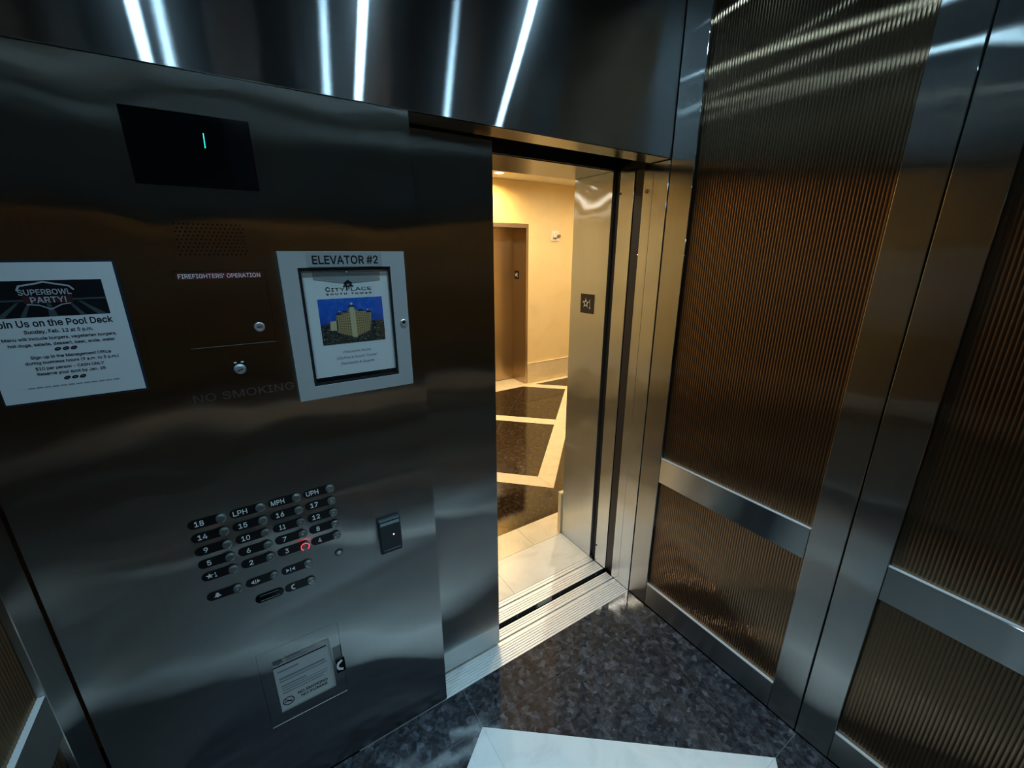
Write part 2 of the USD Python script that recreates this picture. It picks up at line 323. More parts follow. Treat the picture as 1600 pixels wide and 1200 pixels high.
# front of the cab: transom over the door and the strike column at the right
wf = thing('wall_front', kind='structure')
obj('transom', bx(XL, XR-0.001, 0.0, 0.02, H+0.002, ZC-0.001, 0.001), M['steel_transom'], wf)
obj('transom_soffit', bx(0.4525, XR-0.001, 0.0005, 0.098, H, H+0.0018), M['steel_soffit'], wf)
obj('strike_column', cat(bx(XR+0.0005, XR+0.02, 0.003, 0.079, 0.0015, H-0.002, 0.0012), bx(XR+0.001, XR+0.02, 0.0792, 0.131, 0.0015, H-0.002, 0.0012)), M['steel_jamb'], wf)
obj('corner_joint', bx(XR+0.006, XR+0.03, -0.003, 0.003, 0, ZC), M['black'], wf)
obj('corner_joint', bx(XL-0.03, XL-0.004, -0.003, 0.003, 0, ZC), M['black'], wf)
obj('bolt', side_plate(circ(-0.111, 2.022, 0.0085), XR-0.0012, 0.002), M['dark_chrome'], wf, label='dark round screw head near the top of the strike column')

# ------------------------------------------------------------------ control panel (left of the door)
PX0, PX1 = -0.492, 0.4512
cp = thing('control_panel', 'tall brushed steel elevator control panel with rows of floor buttons, left of the door', 'elevator panel')
plate = sbox(PX0, 0.006, PX1, H)
disp = sbox(-0.1455, 1.9065, 0.0768, 2.0495)
sdoor, pdoor = sbox(-0.120, 1.555, 0.058, 1.729), sbox(-0.137, 0.316, 0.092, 0.617)
holes = [circ(-0.0985 + 0.0088*i + (0.0044 if j % 2 else 0), 1.8305 - 0.0081*j, 0.0019, 8) for j in range(9) for i in range(15)]
for h in [disp, sdoor.buffer(0.0007, join_style=2), pdoor.buffer(0.0007, join_style=2)] + holes: plate = plate.difference(h)
obj('face_plate', front(plate, 0.0, 0.003), M['steel_panel'], cp)
obj('return_edge', bx(PX1-0.003, PX1, 0.0032, 0.088, 0.006, H), M['steel_upright'], cp)
obj('speaker', front(sbox(-0.105, 1.76, 0.04, 1.838), 0.006, 0.02), M['black'], cp, label='black speaker behind a field of small round holes')
dp = obj('display', front(disp.buffer(-0.0002), 0.002, 0.01), M['black_gloss'], cp, label='black glass floor display showing the figure 1')
obj('floor_digit', front(Polygon([(-0.0142, 1.9865), (-0.0120, 1.9865), (-0.0106, 2.0155), (-0.0128, 2.0155)]), 0.0012, 0.0006), M['digit_glow'], dp, label='glowing teal figure 1')
# firefighters' service door
sd = obj('service_door', front(sdoor, 0.0, 0.003), M['steel_panel'], cp, label="flush steel door lettered FIREFIGHTERS' OPERATION")
obj('lettering_band', front(sbox(-0.1140, 1.7115, 0.0495, 1.7255), -0.0004, 0.0004), M['red_paint'], sd)
obj('lettering', ftext("FIREFIGHTERS' OPERATION", -0.112, 0.048, 1.7140, 0.0092, -0.0005, True), M['letter_silver'], sd)
obj('key_lock', lathe_y([(0.0115, 0), (0.0115, 0.002), (0.0102, 0.0032), (0.0070, 0.0036), (0.0066, 0.0026), (0.0001, 0.0026)], 0.027, 1.593), M['chrome'], sd, smooth=30)
obj('key_slot', front(sbox(0.0215, 1.5921, 0.0325, 1.5942), -0.0030, 0.0006), M['black'], sd)
obj('door_gap', front(sdoor.buffer(0.003, join_style=2), 0.0035, 0.004), M['black'], cp)
obj('lower_lip', front(sbox(-0.1195, 1.5532, 0.0575, 1.5542), -0.0006, 0.0005), M['satin_edge'], sd)
# key switch under it
ks = obj('key_switch', lathe_y([(0.0135, 0), (0.0135, 0.0015), (0.0120, 0.003), (0.0108, 0.0075), (0.0095, 0.009), (0.0001, 0.009)], -0.031, 1.492), M['chrome'], cp, smooth=30, label='round chrome key switch')
obj('key_slot', front(affinity.rotate(sbox(-0.0375, 1.4908, -0.0245, 1.4932), 25), -0.0096, 0.0008), M['black'], ks)
obj('bezel_ring', front(circ(-0.031, 1.492, 0.0165).difference(circ(-0.031, 1.492, 0.0137)), -0.0008, 0.0007), M['black_plate'], ks)
for dx in (-0.0105, 0.0045): obj('position_mark', front(sbox(-0.031+dx, 1.5085, -0.031+dx+0.006, 1.5115), -0.0006, 0.0005), M['white_paint'], ks)
obj('lettering', ftext('NO SMOKING', -0.137, 0.081, 1.4215, 0.0190, -0.0002, depth=0.0006), M['engraved'], cp, label='engraved words NO SMOKING')

# floor buttons
CX = (-0.1385, -0.0485, 0.0410, 0.1300); RZ = (1.1020, 1.0613, 1.0207, 0.9800, 0.9393); ZD, ZE = 0.8735, 0.8110
def button(c, z, legend, label, lit=False):
    xl = CX[c]
    b = obj('floor_button' if legend not in ('bell', 'open', 'close', 'phone') else 'service_button', front(pill(xl-0.0715, xl+0.0115, z, 0.0265), -0.0016, 0.0015), M['black_plate'], cp, label=label)
    obj('push_cap', lathe_y([(0.0122, 0.0), (0.0122, 0.0045), (0.0112, 0.0080), (0.0088, 0.0098), (0.0045, 0.0094), (0.0001, 0.0090)], xl, z, -0.0017), M['button_lens'], b, smooth=50)
    if lit:
        ring = circ(xl, z, 0.0122, 32).difference(circ(xl, z, 0.0100, 32)).difference(sbox(xl-0.006, z-0.02, xl+0.006, z-0.007))
        obj('halo_ring', front(ring, -0.0118, 0.0010), M['red_glow'], b, label='lit red ring')
    y, lc, h = -0.0017, xl-0.0475, 0.0140
    if legend == 'bell':
        s = unary_union([Polygon([(-0.009, -0.005), (0.009, -0.005), (0.0055, -0.0015), (0.0035, 0.0055), (0, 0.0085), (-0.0035, 0.0055), (-0.0055, -0.0015)]), Point(0, -0.0055).buffer(0.002)])
    elif legend == 'open':
        s = unary_union([Polygon([(-0.0115, 0), (-0.0035, 0.0065), (-0.0035, -0.0065)]), Polygon([(0.0115, 0), (0.0035, 0.0065), (0.0035, -0.0065)]), sbox(-0.0012, -0.0065, 0.0012, 0.0065)])
    elif legend == 'close':
        s = unary_union([Polygon([(-0.0030, 0), (-0.0115, 0.0065), (-0.0115, -0.0065)]), Polygon([(0.0030, 0), (0.0115, 0.0065), (0.0115, -0.0065)]), sbox(-0.0012, -0.0065, 0.0012, 0.0065)])
    elif legend == 'phone':
        s = handset(0.0075)
    else: s = None
    if s is not None: obj('legend', front(affinity.translate(s, lc, z), y-0.0004, 0.0004), M['white_paint'], b)
    elif legend == '*1':
        obj('legend', cat(front(star(lc-0.006, z+0.0005, 0.0090), y-0.0004, 0.0004), ftext('1', lc+0.0045, lc+0.0098, z-h/2, h, y, True)), M['white_paint'], b)
    else:
        w = {1: 0.0096, 2: 0.0205, 3: 0.0330}[len(legend)] if legend != '11' else 0.0160
        obj('legend', ftext(legend, lc-w/2, lc+w/2, z-h/2, h*1.02, y, True), M['white_paint'], b)
def handset(r):
    """telephone handset: a C-shaped bow with two thick ends."""
    arc = [(r*1.1*math.cos(a)+r*0.35, r*1.15*math.sin(a)) for a in np.linspace(math.radians(125), math.radians(235), 9)]
    bow = LineString(arc).buffer(r*0.26, cap_style=2)
    e = [affinity.rotate(sbox(-r*0.42, -r*0.26, r*0.42, r*0.26), ang, origin=(0, 0)) for ang in (30, -30)]
    return unary_union([bow, affinity.translate(e[0], arc[0][0]+r*0.25, arc[0][1]), affinity.translate(e[1], arc[-1][0]+r*0.25, arc[-1][1])])
for c, col in enumerate((('18', '14', '9', '5', '*1'), ('LPH', '15', '10', '6', '2'), ('MPH', '16', '11', '7', '3'), ('UPH', '17', '12', '8', '4'))):
    for z, lg in zip(RZ, col):
        button(c, z, lg, 'black pill-shaped floor button marked ' + ('star 1' if lg == '*1' else lg) + (', ringed in red light' if lg == '3' else ''), lg == '3')
button(0, ZD, 'bell', 'black alarm button with a white bell'); button(1, ZD, 'open', 'black door-open button'); button(2, ZD, 'close', 'black door-close button')
button(2, ZE, 'phone', 'black call button with a white handset')
bp_ = obj('plain_lozenge', front(pill(-0.1065, -0.0330, ZE, 0.0285), -0.0016, 0.0015), M['black_gloss'], cp, label='blank black lozenge plate')
for dz in (0.0085, -0.0085): obj('text_line', front(sbox(-0.094, ZE+dz-0.0008, -0.046, ZE+dz+0.0008), -0.0019, 0.0003), M['ink_grey'], bp_)
kr = obj('ring_lock', lathe_y([(0.0125, 0), (0.0125, 0.0018), (0.0100, 0.0028), (0.0085, 0.0010), (0.0001, 0.0010)], CX[3], ZD), M['dark_chrome'], cp, smooth=30, label='small round key lock beside the floor buttons')
obj('lock_core', lathe_y([(0.0062, 0.001), (0.0058, 0.0034), (0.0001, 0.0036)], CX[3], ZD), M['chrome'], kr, smooth=30)

# phone compartment door with the certificate window
win = sbox(-0.1035, 0.3570, 0.0610, 0.5695)
pd = obj('phone_door', front(pdoor.difference(win).difference(sbox(0.066, 0.464, 0.0925, 0.522)), 0.0, 0.003), M['steel_panel'], cp, label='flush steel phone compartment door with a window')
obj('lower_lip', front(sbox(-0.1365, 0.3140, 0.0915, 0.3160), -0.0006, 0.0005), M['bright_edge'], pd)
obj('window_pane', front(win.buffer(0.004, join_style=2), 0.0032, 0.001), M['pane'], pd)
obj('finger_notch', front(sbox(0.062, 0.462, 0.0905, 0.526), 0.0045, 0.012), M['dark_chrome'], pd)
tb = obj('phone_tab', front(sbox(0.0695, 0.4085, 0.0975, 0.4645).buffer(-0.002).buffer(0.002), -0.0022, 0.0021), M['black_gloss'], pd, label='black tab with a white telephone handset')
obj('legend', front(affinity.translate(affinity.scale(handset(0.017), 0.85, 1.0, origin=(0, 0)), 0.0845, 0.4370), -0.0027, 0.0005), M['white_paint'], tb)
obj('door_gap', front(pdoor.buffer(0.003, join_style=2).difference(win.buffer(0.012)), 0.018, 0.004), M['black'], cp)
ct = thing('certificate', 'pale blue printed certificate behind the small window of the phone compartment, with a no-smoking symbol', 'notice')
cy0 = 0.0062
obj('sheet', front(sbox(-0.112, 0.350, 0.0635, 0.576), cy0, 0.0006), M['paper'], ct)
obj('rule', front(sbox(-0.106, 0.5350, 0.0500, 0.5395), cy0-0.0003, 0.0003), M['ink'], ct)
obj('seal', front(circ(-0.088, 0.557, 0.0125).union(sbox(-0.1015, 0.548, -0.0745, 0.556)), cy0-0.0003, 0.0003), M['ink_grey'], ct)
for (a, b, z, h, m_) in ((-0.066, -0.022, 0.559, 0.007, 'ink_band'), (-0.066, -0.005, 0.549, 0.004, 'ink_band'), (-0.094, -0.035, 0.515, 0.007, 'ink_band'), (-0.094, 0.040, 0.486, 0.009, 'ink_band'), (-0.094, 0.045, 0.474, 0.005, 'ink_band'),
                        (-0.092, -0.020, 0.455, 0.006, 'ink_band'), (-0.092, 0.045, 0.445, 0.004, 'ink_band'), (-0.092, 0.040, 0.435, 0.004, 'ink_band'), (-0.092, 0.030, 0.425, 0.004, 'ink_band')):
    obj('text_line', front(sbox(a, z-h/2, b, z+h/2), cy0-0.0003, 0.0003), M[m_], ct)
obj('lettering', ftext('NO SMOKING', -0.052, 0.038, 0.3950, 0.0105, cy0-0.0001, True, depth=0.0003), M['ink'], ct)
obj('lettering', ftext('NO FUMAR', -0.044, 0.036, 0.3790, 0.0095, cy0-0.0001, True, depth=0.0003), M['ink'], ct)
obj('no_smoking_symbol', front(unary_union([circ(-0.0805, 0.3880, 0.0165, 28).difference(circ(-0.0805, 0.3880, 0.0140, 28)), affinity.rotate(sbox(-0.096, 0.3870, -0.065, 0.3892), -45), sbox(-0.092, 0.3850, -0.072, 0.3880)]), cy0-0.0004, 0.0004), M['ink'], ct)

# card reader
cr = thing('card_reader', 'slim black card reader with a small red light, right of the floor buttons', 'card reader')
obj('body', bx(0.2535, 0.3255, -0.018, -0.0004, 0.8150, 0.9440, 0.004), M['reader_plastic'], cr)
obj('top_band', front(Polygon([(0.2585, 0.9240), (0.3205, 0.9240), (0.3205, 0.9340), (0.2585, 0.9340)]), -0.0186, 0.0006), M['reader_grey'], cr, label='pale grey strip along the top')
obj('indicator_light', lathe_y([(0.0026, 0), (0.0020, 0.0009), (0.0001, 0.0012)], 0.2990, 0.8830, -0.0180, 12), M['led_red'], cr, smooth=60)
obj('groove_line', front(sbox(0.2640, 0.8290, 0.3180, 0.8302), -0.0184, 0.0004), M['reader_grey'], cr)

# ------------------------------------------------------------------ notice frame and the two papers
fr = thing('notice_frame', 'grey metal lockable notice frame headed ELEVATOR #2, on the control panel', 'frame')
ox0, ox1, oz0, oz1, jx0, jx1, jz0, jz1 = 0.0905, 0.4065, 1.3850, 1.7740, 0.1305, 0.3645, 1.4215, 1.7335
def mitre(P4):
    b = 0.0018; p = Polygon(P4)
    m = front(p, -0.012, 0.0118)
    return m
obj('frame_rail', mitre([(ox0, oz1), (ox1, oz1), (jx1, jz1), (jx0, jz1)]), M['satin_frame'], fr)
obj('frame_rail', mitre([(ox0, oz0), (jx0, jz0), (jx1, jz0), (ox1, oz0)]), M['satin_frame'], fr)
obj('frame_rail', mitre([(ox0, oz0), (ox0, oz1), (jx0, jz1), (jx0, jz0)]), M['satin_frame'], fr)
obj('frame_rail', mitre([(ox1, oz0), (jx1, jz0), (jx1, jz1), (ox1, oz1)]), M['satin_frame'], fr)
obj('gasket', front(sbox(jx0, jz0, jx1, jz1).difference(sbox(jx0+0.007, jz0+0.007, jx1-0.006, jz1-0.007)), -0.0095, 0.004), M['rubber'], fr)
obj('backing', front(sbox(jx0, jz0, jx1, jz1), -0.0014, 0.0012), M['black_plate'], fr)
obj('glass', front(sbox(jx0+0.0072, jz0+0.0072, jx1-0.0062, jz1-0.0072), -0.0070, 0.001), M['pane'], fr)
npl = obj('name_plate', front(sbox(0.1545, 1.7350, 0.3430, 1.7715), -0.0132, 0.0011), M['name_plate_grey'], fr, label='grey plate lettered ELEVATOR #2')
obj('lettering', ftext('ELEVATOR #2', 0.1665, 0.3320, 1.7430, 0.0195, -0.0133, True), M['ink'], npl)
fl_ = obj('lock', lathe_y([(0.0095, 0), (0.0095, 0.002), (0.0078, 0.0035), (0.0055, 0.0035), (0.0050, 0.0015), (0.0001, 0.0015)], 0.3905, 1.575, -0.0121), M['chrome'], fr, smooth=30, label='small round chrome lock')
obj('keyway', front(circ(0.3905, 1.575, 0.0042), -0.0142, 0.0005), M['black'], fl_)
wn = thing('welcome_notice', 'white letter-size welcome sheet with a photo of a tan tower, inside the grey metal frame', 'notice')
y0 = -0.0022
obj('sheet', front(sbox(0.1385, 1.4400, 0.3605, 1.7255), y0, 0.0006), M['paper'], wn)
obj('clip_flap', front(Polygon([(0.1640, 1.7235), (0.3370, 1.7200), (0.3350, 1.6975), (0.262, 1.6925), (0.236, 1.6925), (0.1640, 1.7035)]), y0-0.0008, 0.0005), M['name_plate_grey'], wn, label='grey clip flap at the top')
obj('clip_screw', lathe_y([(0.0045, 0), (0.0042, 0.0012), (0.0025, 0.0020), (0.0001, 0.0022)], 0.248, 1.7185, y0-0.0008, 14), M['chrome'], wn, smooth=50)
icon = unary_union([sbox(0.2355, 1.6835, 0.2625, 1.6860), Polygon([(0.2395, 1.6850), (0.2395, 1.6920), (0.2370, 1.6920), (0.2490, 1.7010), (0.2610, 1.6920), (0.2585, 1.6920), (0.2585, 1.6850), (0.2535, 1.6850), (0.2515, 1.6905), (0.2465, 1.6905), (0.2445, 1.6850)])])
obj('house_emblem', front(icon, y0-0.0011, 0.0004), M['ink'], wn)
obj('lettering', cat(ftext('C', 0.1905, 0.2015, 1.6720, 0.0105, y0, True), ftext('ITY', 0.2045, 0.2390, 1.6720, 0.0085, y0), ftext('P', 0.2430, 0.2520, 1.6720, 0.0105, y0, True), ftext('LACE', 0.2555, 0.3090, 1.6720, 0.0085, y0)), M['ink'], wn)
obj('lettering', ftext('S O U T H   T O W E R', 0.1910, 0.3090, 1.6625, 0.0040, y0, True), M['ink'], wn)
yp = y0-0.0002
pp_ = obj('photo_print', front(sbox(0.1670, 1.5295, 0.3360, 1.6525), yp, 0.0002), M['print_sky'], wn, label='printed photo of a tan tower under a deep blue sky')
obj('town', front(Polygon([(0.1670, 1.5295), (0.3360, 1.5295), (0.3360, 1.5850), (0.310, 1.5890), (0.290, 1.583), (0.215, 1.5860), (0.203, 1.5935), (0.192, 1.5925), (0.188, 1.584), (0.1670, 1.5820)]), yp-0.0002, 0.0002), M['print_town'], pp_)
obj('far_block', front(Polygon([(0.190, 1.568), (0.209, 1.566), (0.211, 1.594), (0.192, 1.592)]), yp-0.0004, 0.0002), M['print_cream'], pp_)
obj('tower_side', front(Polygon([(0.207, 1.561), (0.253, 1.544), (0.250, 1.625), (0.241, 1.618), (0.216, 1.612), (0.209, 1.607)]), yp-0.0004, 0.0002), M['print_tan'], pp_)
obj('tower_side', front(Polygon([(0.253, 1.544), (0.296, 1.560), (0.303, 1.609), (0.289, 1.614), (0.262, 1.619), (0.251, 1.623)]), yp-0.0004, 0.0002), M['print_tan'], pp_)
obj('tower_bay', front(Polygon([(0.246, 1.546), (0.259, 1.543), (0.2585, 1.626), (0.251, 1.631), (0.2445, 1.626)]), yp-0.0006, 0.0002), M['print_cream'], pp_)
caps = [Polygon([(x-w, z), (x+w, z), (x+w*0.5, z+0.004), (x, z+0.0055), (x-w*0.5, z+0.004)]) for x, z, w in ((0.2515, 1.6285, 0.0105), (0.2165, 1.6100, 0.0085), (0.2330, 1.6145, 0.0085), (0.2750, 1.6160, 0.010), (0.2960, 1.6105, 0.010))]
obj('roof', front(unary_union(caps), yp-0.0008, 0.0002), M['print_roof'], pp_)
for q in ((0.2515, 1.6370, 0.0036, 10), (0.2185, 1.6175, 0.0022, 8), (0.2935, 1.6190, 0.0022, 8)): obj('finial', front(circ(*q), yp-0.0008, 0.0002), M['print_white'], pp_)
dots = []
for i in range(7):
    for j in range(9):
        t = (i+0.5)/7; zb_, zt_ = 1.561-0.017*t, 1.608+0.012*t
        dots.append(sbox(0.2085+0.037*t-0.0014, zb_+(zt_-zb_)*(j+0.35)/9.2, 0.2085+0.037*t+0.0014, zb_+(zt_-zb_)*(j+0.85)/9.2))
        zb_, zt_ = 1.546+0.014*t, 1.618-0.010*t
        dots.append(sbox(0.2600+0.038*t-0.0014, zb_+(zt_-zb_)*(j+0.35)/9.2, 0.2600+0.038*t+0.0014, zb_+(zt_-zb_)*(j+0.85)/9.2))
obj('tower_windows', front(unary_union(dots), yp-0.0006, 0.0002), M['print_brown'], pp_)
obj('lettering', ftext('Welcome Home', 0.2140, 0.2905, 1.5025, 0.0070, y0, False, 0.25), M['ink_grey'], wn)
obj('lettering', ftext('CityPlace South Tower', 0.1960, 0.3070, 1.4860, 0.0070, y0, False, 0.25), M['ink_grey'], wn)
obj('lettering', ftext('Residents & Guests', 0.2060, 0.2975, 1.4700, 0.0070, y0, False, 0.25), M['ink_grey'], wn)

pn = thing('party_notice', 'white party notice with a dark picture on top, taped to the panel at far left', 'notice')
y0 = -0.0016
obj('sleeve', front(sbox(-0.4355, 1.4715, -0.2105, 1.7560), y0+0.0007, 0.0008), M['sleeve_edge'], pn, label='dark edged clear sleeve')
obj('sheet', front(sbox(-0.4330, 1.4755, -0.2155, 1.7520), y0, 0.0006), M['paper_gloss'], pn)
pic = obj('picture_print', front(sbox(-0.4090, 1.6470, -0.2395, 1.7175), y0-0.0002, 0.0002), M['print_black'], pn, label='dark printed picture lettered SUPERBOWL PARTY!')
rays = [Polygon([(-0.325+dx0, 1.676), (-0.325+dx0+0.004, 1.676), (-0.325+dx1+w, 1.6475), (-0.325+dx1, 1.6475)]) for dx0, dx1, w in ((-0.046, -0.080, 0.012), (-0.030, -0.047, 0.008), (-0.004, -0.006, 0.013), (0.026, 0.040, 0.008), (0.042, 0.066, 0.014))]
obj('field_lines', front(unary_union(rays + [sbox(-0.4085, 1.678, -0.240, 1.6815)]), y0-0.0004, 0.0002), M['print_teal'], pic)
sh = LineString([(-0.3640, 1.7000), (-0.3600, 1.7075), (-0.3350, 1.7120), (-0.3250, 1.7150), (-0.3150, 1.7120), (-0.2900, 1.7060), (-0.2850, 1.6990)]).buffer(0.0016)
lo = LineString([(-0.3560, 1.6720), (-0.3400, 1.6700), (-0.3250, 1.6610), (-0.3080, 1.6700), (-0.2950, 1.6720)]).buffer(0.0009)
obj('shield_outline', front(unary_union([sh, lo]), y0-0.0006, 0.0002), M['print_silver'], pic)
obj('banner', front(sbox(-0.3600, 1.6735, -0.2900, 1.6880), y0-0.0005, 0.0002), M['print_maroon'], pic)
obj('lettering', ftext('SUPERBOWL', -0.3640, -0.2890, 1.6900, 0.0105, y0-0.0006, True), M['print_silver'], pic)
obj('lettering', ftext('PARTY!', -0.3500, -0.2990, 1.6745, 0.0110, y0-0.0006, True), M['print_silver'], pic)
for s_, a, b, z, h, bold in (('Join Us on the Pool Deck', -0.4150, -0.2390, 1.6290, 0.0125, True), ('Sunday, Feb. 12 at 5 p.m.', -0.3740, -0.2735, 1.6150, 0.0066, True), ('Menu will include burgers, vegetarian burgers,', -0.4075, -0.2390, 1.6020, 0.0056, True),
                             ('hot dogs, salads, dessert, beer, soda, water', -0.4020, -0.2440, 1.5900, 0.0056, True), ('Sign up in the Management Office', -0.3770, -0.2560, 1.5640, 0.0058, True), ('during business hours (9 a.m. to 5 p.m.)', -0.3870, -0.2460, 1.5530, 0.0056, True),
                             ('$10 per person - CASH ONLY', -0.3755, -0.2720, 1.5405, 0.0058, True), ('Reserve your spot by Jan. 28', -0.3755, -0.2720, 1.5295, 0.0058, True)):
    obj('lettering', ftext(s_, a, b, z, h, y0, bold, depth=0.0003), M['ink'], pn)
for zc in (1.5810, 1.5195):
    for xc in (-0.3345, -0.3225, -0.3105):
        f_ = affinity.rotate(affinity.scale(Point(0, 0).buffer(1, quad_segs=6), 0.0054, 0.0033), 20, origin=(0, 0)).difference(affinity.rotate(sbox(-0.0028, -0.0004, 0.0028, 0.0004), 20, origin=(0, 0)))
        obj('football', front(affinity.translate(f_, xc, zc), y0-0.0003, 0.0003), M['ink'], pn)
obj('text_line', front(unary_union([sbox(-0.395+i*0.0118, 1.5035, -0.395+i*0.0118+0.0095, 1.5058) for i in range(12)]), y0-0.0003, 0.0003), M['ink_grey'], pn)

# ------------------------------------------------------------------ doors, sills, shaft gap
d1 = thing('door_1', kind='structure')
obj('door_leaf', bx(-0.30, 0.7665, 0.100, 0.130, 0.009, 2.118, 0.0015), M['steel_panel'], d1, label='brushed steel sliding door leaf, half open')
obj('edge_gasket', bx(0.4875, 0.4912, 0.0985, 0.0999, 1.892, 2.029), M['black'], d1)
def sill_profile(y0, y1, grooves, slot):
    p = sbox(y0, -0.03, y1, -0.0005)
    for g in grooves: p = p.difference(sbox(g-0.0017, -0.0055, g+0.0017, 0.01))
    return p.difference(sbox(slot[0], -0.022, slot[1], 0.01))
def extr_x(p, x0, x1):
    m = mapped(ext(p, x1-x0), [[0, 0, 1], [1, 0, 0], [0, 1, 0]]); m.apply_translation((x0, 0, 0)); return m
s1 = obj('door_sill', extr_x(sill_profile(0.0005, 0.170, [0.012+0.0125*i for i in range(7)]+[0.1335, 0.1460, 0.1585], (0.1085, 0.1175)), 0.10, XR-0.0005), M['aluminium_sill'], None)
tag(s1, 'grooved aluminium sill at the edge of the cab floor, in front of the dark gap', 'door sill')
s2 = thing('door_sill', 'grooved aluminium sill at the landing, behind the dark gap', 'door sill')
obj('sill_plate', extr_x(sill_profile(0.200, 0.3165, [0.215, 0.2285, 0.242, 0.2555, 0.302], (0.276, 0.2855)), 0.10, 1.5385), M['aluminium_sill'], s2)
obj('front_strip', bx(0.10, 1.5385, 0.1988, 0.1999, -0.030, -0.0025), M['shaft_blue'], s2)
obj('bracket', bx(1.06, 1.155, 0.1970, 0.1986, -0.028, -0.004), M['satin_frame'], s2)
for x in (0.93, 1.05, 1.21, 1.48):
    obj('bolt', cat(bx(x, x+0.005, 0.1970, 0.1987, -0.010, -0.005), bx(x, x+0.005, 0.1970, 0.1987, -0.022, -0.017)), M['chrome'], s2)
pit = thing('trim_1', kind='structure')
obj('shaft_gap', cat(bx(0.05, 1.60, 0.168, 0.202, -0.20, -0.19), bx(0.05, 1.60, 0.1705, 0.172, -0.19, -0.03)), M['pit_dark'], pit)
obj('shaft_lining', cat(bx(1.565, 1.60, 0.004, 0.320, -0.19, 2.6), bx(0.05, 0.06, 0.14, 0.30, -0.19, 2.6), bx(0.02, 1.60, 0.02, 0.316, 2.26, 2.27), bx(0.02, 1.60, 0.306, 0.316, 2.134, 2.26)), M['black'], pit)
tr = thing('door_track', 'dark door hanger rail in the slot above the open doorway', 'door track')
obj('rail', bx(0.062, 1.56, 0.150, 0.165, 2.19, 2.24), M['pit_dark'], tr)
obj('roller', cat(mapped(trimesh.creation.cylinder(0.018, 0.012, sections=20), [[1, 0, 0], [0, 0, 1], [0, 1, 0]])).apply_translation((1.335, 0.143, 2.185)), M['dark_chrome'], tr, smooth=40)
obj('hanger_bracket', bx(1.36, 1.375, 0.135, 0.149, 2.150, 2.20), M['dark_chrome'], tr)
ds = thing('door_sensor', 'black upright door sensor strip with a tiny red light, between the two steel strike columns', 'door sensor')
obj('strip', bx(1.5445, 1.563, 0.1335, 0.1870, 0.012, 2.118, 0.002), M['rubber'], ds)
obj('indicator_light', bx(1.5430, 1.5444, 0.1400, 0.1425, 1.762, 1.766), M['led_red'], ds)

# ------------------------------------------------------------------ landing: entrance frame, sign
FX = 1.540
ef = thing('trim_2', kind='structure')
obj('jamb', bx(FX, FX+0.03, 0.3185, 0.5875, 0.001, 2.1305, 0.001), M['steel_jamb'], ef)
obj('frame_head', bx(0.385, FX+0.03, 0.3185, 0.5875, 2.131, 2.160, 0.001), M['steel_soffit'], ef)
obj('jamb', bx(0.355, 0.385, 0.3185, 0.5875, 0.001, 2.1305, 0.001), M['steel_jamb'], ef)
st = obj('strike_strip', bx(FX+0.002, FX+0.02, 0.1895, 0.2755, 0.001, 2.126, 0.001), M['steel_jamb'], ef)
for z in (2.031, 0.116): obj('screw_hole', side_plate(circ(-0.268, z, 0.006, 12), FX+0.0012, 0.0006), M['black'], st)
obj('slot_lining', bx(FX+0.018, FX+0.022, 0.2760, 0.3180, 0.001, 2.126), M['black'], ef)
d2 = thing('door_2', kind='structure')
obj('door_leaf', bx(-0.30, 0.772, 0.2360, 0.2660, 0.009, 2.126, 0.0015), M['steel_upright'], d2)
def star_sign(label, y_near, y_far, z0, z1, x, mirror=1):
    t = thing('floor_sign', label, 'sign')
    obj('plate', side_plate(sbox(-y_far, z0, -y_near, z1), x-0.0022, 0.0021), M['black_plate'], t)
    h = (z1-z0)
    s0 = -y_far; w = y_far-y_near
    o = star(s0+0.40*w, z0+0.52*h, 0.27*h).difference(star(s0+0.40*w, z0+0.52*h, 0.155*h))
    obj('star', side_plate(o, x-0.0028, 0.0006), M['white_paint'], t)
    obj('lettering', stext('1', s0+0.66*w, s0+0.76*w, z0+0.26*h, 0.48*h, x-0.0022), M['white_paint'], t)
    return t
star_sign('black square sign with a white star and 1 on the near steel door jamb', 0.400, 0.5005, 1.4665, 1.567, FX)

# ------------------------------------------------------------------ the elevator hall
HX0, HX1, HY0, HY1, HZ = -9.0, 6.0, 0.590, 3.50, 2.65
hw = thing('wall_near', kind='structure')
obj('wall_surface', cat(bx(FX+0.0305, HX1, HY0-0.05, HY0, 0, HZ), bx(HX0, 0.3545, HY0-0.05, HY0, 0, HZ), bx(0.3545, FX+0.0305, HY0-0.05, HY0, 2.1605, HZ)), M['wall_paint'], hw)
wb = thing('wall_far', kind='structure')
OX0, OX1, OZ = 2.16, 3.275, 2.150
obj('wall_surface', cat(bx(HX0, OX0, HY1, HY1+0.05, 0, HZ), bx(OX1, HX1, HY1, HY1+0.05, 0, HZ), bx(OX0, OX1, HY1, HY1+0.05, OZ, HZ)), M['wall_paint'], wb)
we = thing('wall_end', kind='structure'); obj('wall_surface', bx(HX0-0.05, HX0-0.001, HY0-0.05, HY1+0.05, 0, HZ), M['cream_ceiling'], we)
we = thing('wall_end', kind='structure'); obj('wall_surface', bx(HX1+0.001, HX1+0.05, HY0-0.05, HY1+0.05, 0, HZ), M['wall_paint'], we)
hc = thing('ceiling_hall', kind='structure'); obj('ceiling_panel', ceiling_sheet(HX0-0.05, HX1+0.05, HY0-0.05, HY1+0.05, HZ+0.001, HALL_LAMPS, 0.054), M['cream_ceiling'], hc)
